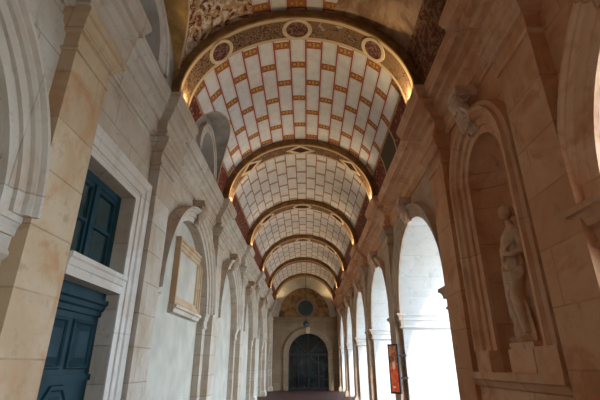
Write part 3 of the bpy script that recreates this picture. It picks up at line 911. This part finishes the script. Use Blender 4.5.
SILL = [(0, 1.52), (.20, 1.52), (.20, 1.44), (.17, 1.42), (.14, 1.36), (.10, 1.34), (.10, 1.18), (.14, 1.16), (.14, 1.10), (.06, 1.07), (.06, .4), (.12, .36), (.12, 0), (0, 0)]
MB().plan_sweep([(WR, 3.81), (WR, 5.935)], SILL, -1).build('sill', M_brown_trim, t)
# conch bead at the springing of the niche
MB().tube([(WR + (NR - .005) * math.sin(PI * i / 18), NY - (NR - .005) * math.cos(PI * i / 18), NZS) for i in range(19)], .018, 6).build('springing_bead', M_brown_trim, t)
SX, SY = 2.67, 4.80
t = thing('pedestal', (SX, SY, NZ0), 'plain stone block pedestal under the draped statue', 'pedestal')
MB().box(SX - .14, SX + .30, SY - .22, SY + .34, NZ0, 1.77).build('block', M_brown_trim, t)
MB().box(SX - .15, SX + .28, SY - .28, SY + .26, 1.77, 1.835).build('slab', M_brown_trim, t)

def statue():
    """draped standing muse, weight on one leg, one arm across, built as one fused body"""
    b = MB()
    z0 = 1.835
    # rings: (z, cx, cy, rx, ry, fold)  (x depth, y breadth)
    R_ = [(0.00, 0, 0, .15, .20, .014), (.10, 0, 0, .135, .185, .018), (.30, -.005, .01, .125, .17, .020), (.48, -.015, .02, .13, .165, .018),
          (.62, -.01, .03, .135, .175, .012), (.78, .0, .035, .14, .185, .008), (.88, .0, .03, .13, .17, .006), (.98, .0, .02, .105, .14, .004),
          (1.06, .0, .01, .11, .145, .004), (1.16, -.01, .0, .125, .165, .004), (1.26, .0, -.005, .115, .175, .003), (1.33, .01, -.005, .085, .15, .0),
          (1.37, .01, -.005, .055, .08, 0), (1.41, .0, -.005, .048, .05, 0), (1.45, .0, -.005, .045, .048, 0)]
    n = 48; pts = []
    for (z, cx, cy, rx, ry, fo) in R_:
        for i in range(n):
            a = 2 * PI * i / n
            w_ = 1 + (fo / .085) * (math.sin(a * 9 + z * 3) + .5 * math.sin(a * 15 - z * 5))
            pts.append((SX + cx + rx * w_ * math.cos(a), SY + cy + ry * w_ * math.sin(a), z0 + z))
    m_ = len(R_); f_ = []
    for k in range(m_ - 1):
        for i in range(n):
            j = (i + 1) % n
            f_.append((k * n + i, k * n + j, (k + 1) * n + j, (k + 1) * n + i))
    f_ += [tuple(range(n)), tuple((m_ - 1) * n + i for i in range(n))]
    b.add(pts, f_)
    p = lambda x, y, z: (SX + x, SY + y, z0 + z)
    # bent knee pressing through the cloth, and the feet
    b.tube([p(-.05, -.09, .80), p(-.13, -.08, .50), p(-.10, -.10, .10)], [.085, .075, .05], 12)
    b.tube([p(-.02, .10, .80), p(-.04, .10, .45), p(-.04, .10, .05)], [.09, .075, .055], 12)
    for y in (-.10, .10): b.tube([p(-.08, y, .04), p(-.17, y, .035), p(-.21, y, .025)], [.042, .038, .022], 8)
    # head, face and hair
    b.ball(p(-.025, .0, 1.56), .082, .07, .105, 16, 12)
    b.ball(p(-.055, .0, 1.515), .05, .045, .05, 12, 8)
    b.tube([p(-.098, 0, 1.58), p(-.115, 0, 1.55), p(-.118, 0, 1.54)], [.01, .014, .010], 8)
    b.tube([p(-.098, -.022, 1.505), p(-.103, 0, 1.505), p(-.098, .022, 1.505)], .008, 6)
    for e in (-1, 1):
        b.tube([p(-.095, e * .015, 1.595), p(-.093, e * .04, 1.592)], .007, 6)
        b.ball(p(-.09, e * .028, 1.575), .012, .014, .009, 8, 6)
        b.ball(p(-.015, e * .072, 1.56), .018, .01, .028, 8, 6)
    for k in range(11):
        a = PI * (k / 10 - .5)
        b.tube([p(-.06, .062 * math.sin(a), 1.645 - .03 * abs(math.sin(a))), p(.02, .08 * math.sin(a), 1.66 - .04 * abs(math.sin(a))), p(.075, .05 * math.sin(a), 1.58)], [.014, .02, .018], 6)
    b.ball(p(.09, 0, 1.56), .045, .05, .045, 10, 8)
    # arms: right arm across the waist, left arm hanging with the cloak
    b.tube([p(.0, -.16, 1.30), p(-.02, -.215, 1.13), p(-.04, -.215, 1.02), p(-.12, -.12, .99), p(-.15, -.03, 1.02)], [.055, .05, .045, .038, .03], 12)
    b.tube([p(.0, .16, 1.30), p(.0, .22, 1.12), p(-.01, .23, .98), p(-.06, .23, .82), p(-.08, .22, .74)], [.055, .05, .045, .036, .028], 12)
    for hx, hy, hz, dx, dy, dz in ((-.15, -.03, 1.02, -.01, .05, .006), (-.08, .22, .74, -.01, -.004, -.05)):
        b.ball(p(hx + dx * .5, hy + dy * .5, hz + dz * .5), .028, .032, .034, 8, 6)
        for k in range(4):
            o_ = (k - 1.5) * .014
            ln = (1.5, 1.75, 1.65, 1.35)[k]
            if abs(dy) > abs(dz): q = [p(hx + dx, hy + dy * .7, hz + o_), p(hx + dx * 1.2, hy + dy * ln * .75, hz + o_), p(hx + dx * .2, hy + dy * ln, hz + o_ - .004)]
            else: q = [p(hx + o_, hy, hz + dz * .7), p(hx + o_, hy - .008, hz + dz * ln * .75), p(hx + o_, hy - .02, hz + dz * ln)]
            b.tube(q, [.009, .0085, .007], 6)
        b.tube([p(hx, hy, hz), p(hx - .025, hy + dy * .4, hz + .02 + dz * .5), p(hx - .035, hy + dy * .8, hz + .02 + dz * .8)], [.011, .010, .008], 6)
    # cloak: rolled folds from shoulder round the hips and down
    for k in range(5):
        o_ = k * .028
        b.tube([p(-.05, -.15, 1.30 - o_), p(-.13, -.06, 1.20 - o_), p(-.14, .06, 1.08 - o_), p(-.08, .17, 1.00 - o_), p(.03, .20, .95 - o_)], .023, 6)
    for k in range(6):
        o_ = k * .036
        b.tube([p(-.04, -.19, .84 - o_ * .4), p(-.145, -.08, .78 - o_), p(-.155, .05, .80 - o_), p(-.10, .17, .90 - o_), p(.0, .21, .95 - o_)], .026, 6)
    for k in range(6):
        y = .15 + .02 * k
        b.tube([p(-.06 - .012 * (k % 2), y, .92), p(-.075, y + .008, .6), p(-.07 - .01 * (k % 2), y + .012, .22 + .04 * (k % 3))], [.018, .022, .012], 6)
    b.v = [(SX + (x - SX) * .95, SY + (y - SY) * .97, z0 + (z - z0) * .985) for x, y, z in b.v]
    return b
t = thing('statue', (SX, SY, 1.835), 'draped marble figure standing in the brown wall niche', 'statue')
o = statue().build('figure', M_marble, t, smooth=True, angle=180)
rm = o.modifiers.new('fuse', 'REMESH'); rm.mode = 'VOXEL'; rm.voxel_size = 0.010; rm.use_smooth_shade = True
smo = o.modifiers.new('soften', 'SMOOTH'); smo.factor = 0.4; smo.iterations = 1

# ------------------------------------------------------------------ banner on the pier
def banner_mat():
    M = Mat('red_banner_print', 0.5, 0.3)
    u, v, _ = M.uv(); _, p = M.pos()
    n = M.noise(p, 9.0, 4, 0.6, 1.0)
    c = M.mix(n.ss(0.4, 0.6), (0.62, 0.06, 0.02), (0.75, 0.15, 0.05))
    up = M.mix(n.ss(0.4, 0.62), (0.20, 0.06, 0.03), (0.62, 0.24, 0.08))
    c = M.mix(v.ss(0.50, 0.62), c, up)
    d = ((u - .5) * (u - .5) * .35 + (v - .56) * (v - .56) * 1.6).lt(0.012)
    c = M.mix(d, c, (0.75, 0.50, 0.36))
    c = M.mix(((u - .62).abs().lt(0.16) * (v - .10).abs().lt(0.02)), c, (0.7, 0.65, 0.6))
    M.base(c)
    M.nt.links.new(c, M.b.inputs['Emission Color']); M.b.inputs['Emission Strength'].default_value = 0.2
    return M.m
bx, by = 2.37, 10.44
t = thing('banner_panel', (bx, by, 0.98), 'narrow upright red orange display panel in black frame on right pier', 'display panel')
dv = Vector((-0.20, 0.20, 0)); nn = Vector((-0.70, -0.71, 0))
def slab(c0, dv, nn, z0, z1, th, mg):
    q = MB(); d_ = dv.normalized()
    a = Vector(c0) + d_ * mg; e_ = Vector(c0) + dv - d_ * mg
    v = []
    for base in (a, e_, e_ + nn * th, a + nn * th): v += [(base.x, base.y, z0 + mg), (base.x, base.y, z1 - mg)]
    q.add(v, [(0, 2, 3, 1), (2, 4, 5, 3), (4, 6, 7, 5), (6, 0, 1, 7), (0, 6, 4, 2), (1, 3, 5, 7)])
    return q
slab((bx, by, 0), dv, nn, .98, 2.08, .05, 0).build('frame', M_dark, t)
q = MB(); d_ = dv.normalized(); a = Vector((bx, by, 0)) + d_ * .035 + nn * .053; e_ = Vector((bx, by, 0)) + dv - d_ * .035 + nn * .053
q.add([(a.x, a.y, 1.02), (e_.x, e_.y, 1.02), (e_.x, e_.y, 2.04), (a.x, a.y, 2.04)], [(0, 1, 2, 3)], [(0, 0), (1, 0), (1, 1), (0, 1)])
q.build('screen', banner_mat(), t)
for z_ in (1.3, 1.8): MB().box(bx, WR + .02, by + .07, by + .11, z_, z_ + .04).build('bracket', M_dark, t)

# ------------------------------------------------------------------ uplights at the feet of the ceiling arches
UL = thing('uplight', (0, 0, SPR), 'x', 'lamp', 'uplights on the cornices')
b = MB().box(-.022, .022, -.14, .14, 0, .012); 
for v_ in range(len(b.v)): b.v[v_] = (b.v[v_][0], b.v[v_][1], b.v[v_][2] + SPR)
b.build('housing', M_dark, UL)
b = MB().box(-.018, .018, -.13, .13, .012, .016)
for v_ in range(len(b.v)): b.v[v_] = (b.v[v_][0], b.v[v_][1], b.v[v_][2] + SPR)
b.build('lens', M_lamp, UL)
WH = ['nearest medallion arch', 'diamond arch', 'third ceiling arch', 'fourth ceiling arch', 'fifth ceiling arch', 'last ceiling arch']
first = True
UP = 40.0
for k in range(2, 8):
    for s in (-1, 1):
        lab = 'small warm uplight on the %s cornice at the foot of the %s' % ('left' if s < 0 else 'right', WH[k - 2])
        x, y = s * 1.995, TF[k] + TD / 2
        if first: o = UL; first = False
        else: o = dup(UL, 0)
        o.location = (x, y, SPR); o['label'] = lab
        ld = bpy.data.lights.new('uplight_bulb', 'SPOT'); ld.energy = UP * (1.0 if s > 0 else 0.6); ld.color = (1.0, 0.78, 0.46)
        ld.spot_size = math.radians(150); ld.spot_blend = 0.6; ld.shadow_soft_size = 0.03
        lo = bpy.data.objects.new('uplight_bulb', ld); COL.objects.link(lo); lo.parent = o; lo.location = (0, 0, 0.03)
        lo.rotation_euler = (PI, 0, 0)

# ------------------------------------------------------------------ portals: guide the daylight through the openings
for c in ARCR:
    pd = bpy.data.lights.new('daylight_portal', 'AREA'); pd.shape = 'RECTANGLE'; pd.size = 2 * ARR; pd.size_y = ZS + ARR
    pd.cycles.is_portal = True
    po = bpy.data.objects.new('daylight_portal', pd); COL.objects.link(po)
    po.location = (XOUT + 0.02, c, (ZS + ARR) / 2); po.rotation_euler = Vector((-1, 0, 0)).to_track_quat('-Z', 'Y').to_euler()
